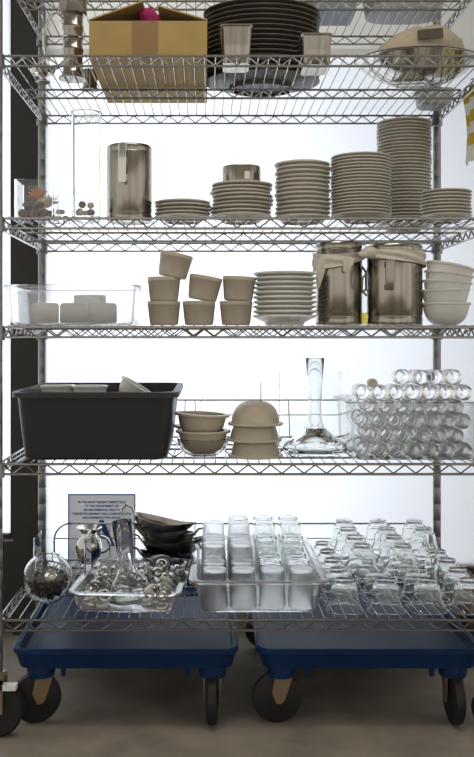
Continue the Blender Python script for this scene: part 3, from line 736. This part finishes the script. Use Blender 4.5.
# footed dessert glasses, upside down, stacked
def dessert():
    # upside down: rim at z=0, small foot ring on top
    pr = [(.0515, .0), (.0525, .0012), (.047, .007), (.041, .017), (.0365, .030), (.0345, .047), (.0305, .060), (.0245, .066), (.0235, .070), (.0245, .074), (.0225, .0755), (.020, .072), (0, .071)]
    inn = [(0, .066), (.020, .064), (.0285, .0575), (.0325, .0455), (.0345, .030), (.039, .017), (.045, .008), (.0500, .0)]
    return MB().lathe(inn+pr, 48, pts4=.16)
dg = dessert().build('dessert_glass', 'glass'); first = True
CN = ('left', 'second', 'third', 'right'); RN = ('front', 'second', 'third', 'fourth', 'back')
for lv in (0, 1):
    for r_ in range(5-lv):
        for c in range(4 if lv == 0 else 2 + (r_ > 1)):
            o = dg if first else dg.copy()
            if not first: COL.objects.link(o)
            first = False
            o.location = (.347+.1045*(c+.5*lv), 2.335+.1045*(r_+.5*lv), z+.0757*lv)
            o.rotation_euler = (math.radians(random.uniform(-2, 2))*lv, math.radians(random.uniform(-2, 2))*lv, PI/4+random.uniform(-.2, .2))
            tag(o, 'upturned clear dessert glass in the %s layer, %s row, %s from the left' % (('lower', 'upper')[lv], RN[r_], ('first', 'second', 'third', 'fourth')[c]), 'dessert glass', 'upside-down dessert glasses')

# ---------------- notice sign on window ----------------
Y = WY-.012; sx0, sx1 = X(68, Y), X(135.5, Y); sz1 = Z(494, Y); sz0 = sz1-.27
sg_ = MB().box(0, sx1-sx0, 0, .003, 0, sz1-sz0).build('notice_sign', 'sign', loc=(sx0, Y, sz0), flat=True)
tag(sg_, 'grey inspection notice with blue print and blue letter A behind the lowest shelf', 'sign')
W = sx1-sx0; H = sz1-sz0
bd = MB(); t = .004; bd.box(0, t, -.001, 0, 0, H); bd.box(W-t, W, -.001, 0, 0, H); bd.box(t, W-t, -.001, 0, H-t, H); bd.box(t, W-t, -.001, 0, 0, t)
bd.build('border', 'ink', sg_, flat=True)
def text(s, size, x, zc, bold=.0):
    cu = bpy.data.curves.new('lettering', 'FONT'); cu.body = s; cu.size = size; cu.align_x = 'CENTER'; cu.extrude = .0004; cu.offset = bold
    t_ = bpy.data.objects.new('lettering_curve', cu); COL.objects.link(t_)
    bpy.context.view_layer.update()
    me = bpy.data.meshes.new_from_object(t_.evaluated_get(bpy.context.evaluated_depsgraph_get()))
    bpy.data.objects.remove(t_); me.materials.clear(); me.materials.append(M['ink'])
    o = bpy.data.objects.new('lettering', me); COL.objects.link(o); o.parent = sg_; o.location = (x, -.0008, zc); o.rotation_euler = (PI/2, 0, 0)
    return o
for i, s in enumerate(('IN THE MOST RECENT INSPECTION', 'BY THE DEPARTMENT OF', 'ENVIRONMENTAL HEALTH', 'THIS ESTABLISHMENT HAS COMPLIED WITH', 'REQUIREMENTS FOR GRADE')):
    text(s, .0098, W/2, H-.030-.0128*i, .0004)
text('A', .115, W/2, H-.168, .004)
MB().lathe([(0, 0), (.003, 0), (.003, .0006), (0, .0006)], 12, Matrix.Translation((W/2, -.0001, H-.013)) @ Matrix.Rotation(PI/2, 4, 'X')).build('hole', 'whiteplastic', sg_)

# ---------------- dollies ----------------
def wheel(parent, x, y, face, R=.063):
    """face: degrees of yaw of the wheel plane"""
    g = MB(); g.lathe([(0, .118), (.034, .118), (.036, .132), (.030, .151), (0, .151)], 20, Matrix.Translation((x, y, 0)))
    g.build('caster_socket', 'blue', parent)
    T = Matrix.Translation((x, y, 0)) @ Matrix.Rotation(math.radians(face), 4, 'Z')
    f = MB()
    for s in (-1, 1):
        prof = [(-.022, .118), (.022, .118), (.012, .060), (.004, .052), (-.008, .052), (-.020, .080)]
        vs = [(a+.004, s*.020, b) for a, b in prof]+[(a+.004, s*.0225, b) for a, b in prof]; n = 6
        fs = [tuple(range(n)), tuple(range(n, 2*n))[::-1]]+[(i, (i+1) % n, n+(i+1) % n, n+i) for i in range(n)]
        vs = [(v[0]-.010, v[1], v[2]) if v[2] < .1 else v for v in vs]
        f.add(vs, fs, T)
    f.box(-.022, .024, -.0225, .0225, .1155, .1195, T)
    fk = f.build('caster_fork', 'fork', parent)
    w_ = MB(); w_.lathe([(0, -.015), (.02, -.016), (.024, -.013), (R-.008, -.014), (R-.001, -.010), (R, 0), (R-.001, .010), (R-.008, .014), (.024, .013), (.02, .016), (0, .015)], 32, T @ Matrix.Translation((-.012, 0, R-.012+.012)) @ Matrix.Rotation(PI/2, 4, 'X'))
    w_.build('caster_wheel', 'rubber', parent)
def dolly(px0, label, faces):
    W, D = .564, .69; x0 = X(px0, 2.275); o = empty('blue_dolly', (x0+W/2, 2.275+D/2, 0)); tag(o, label, 'dolly')
    m = MB(); n = 6
    rings = [rr(W-.05, D-.05, .03, .149, n=n), rr(W-.03, D-.03, .035, .151, n=n), rr(W-.012, D-.012, .035, .186, n=n), rr(W, D, .04, .190, n=n), rr(W, D, .04, .200, n=n), rr(W-.01, D-.01, .036, .203, n=n),
             rr(W-.028, D-.028, .03, .200, n=n), rr(W-.036, D-.036, .03, .172, n=n), rr(W-.05, D-.05, .03, .169, n=n)]
    m.loft(rings); m.build('tray', 'blue', o)
    r_ = MB()
    for i in range(9):
        xx = -W/2+.06+(W-.12)*i/8; r_.box(xx-.002, xx+.002, -D/2+.06, D/2-.06, .1685, .1715)
    for xx in (-.155, .155):
        MB().loft([rr(.010, .012, .002, .128, xx, -D/2+.03), rr(.014, .016, .003, .152, xx, -D/2+.03)]).build('peg', 'blue', o)
    for i, (sx, sy) in enumerate(((-1, -1), (1, -1), (-1, 1), (1, 1))):
        wheel(o, sx*(W/2-.065), sy*(D/2-.065), faces[i])
dolly(10, 'blue plastic wheeled dolly on the floor, under the left half of the shelving', (20, 88, 40, 70))
dolly(257, 'blue plastic wheeled dolly on the floor, under the right half of the shelving', (2, 92, 30, 60))

# ---------------- right side extras ----------------
m = MB(); nS = 14
def cloth_strip(z0, z1, mm, name, parent=None):
    m = MB(); rings = []; K = 6
    for k in range(K+1):
        zz = z0+(z1-z0)*k/K; out = []
        for i in range(nS+1):
            q = i/nS; yy = 2.40+.21*q; xx = .728+.008*math.sin(q*14+zz*9)+.004*math.sin(zz*25); out.append((xx, yy, zz+.05*(.5-q)*.0))
        for i in range(nS, -1, -1):
            q = i/nS; yy = 2.40+.21*q; xx = .7305+.008*math.sin(q*14+zz*9)+.004*math.sin(zz*25); out.append((xx, yy, zz))
        rings.append(out)
    m.loft(rings); return m.build(name, mm, parent)
tw_ = cloth_strip(1.455, 1.50, 'whitecloth', 'striped_towel'); tag(tw_, 'yellow and white striped towel hanging at the right end of the shelving', 'towel')
zz = 1.50; k = 0
while zz < 1.66:
    cloth_strip(zz, min(zz+.032, 1.664), 'yellow' if k % 2 == 0 else 'whitecloth', 'stripe', tw_); zz += .032; k += 1
cloth_strip(1.655, 1.658, 'whitecloth', 'hem', tw_)
hk = MB(); hk.tube([(.714, 2.50, 1.668), (.722, 2.50, 1.672), (.735, 2.50, 1.668), (.736, 2.50, 1.655)], .002, 6); hk.build('hook', 'wire', tw_)
cr = empty('wooden_crate', (1.02, 2.83, 0)); tag(cr, 'dark slatted wooden crate on the floor right of the shelving', 'crate')
for k in range(3):
    m = MB(); z0 = .01+k*.078
    m.box(-.20, .20, -.16, -.145, z0, z0+.062); m.box(-.20, .20, .145, .16, z0, z0+.062); m.box(-.20, -.185, -.145, .145, z0, z0+.062); m.box(.185, .20, -.145, .145, z0, z0+.062)
    m.build('slat', 'wood', cr, flat=True)
m = MB()
for sx in (-1, 1):
    for sy in (-1, 1): m.box(sx*.175-.01, sx*.175+.01, sy*.135-.01, sy*.135+.01, 0, .235)
m.box(-.185, .185, -.145, .145, .012, .022); m.build('frame', 'wood', cr, flat=True)
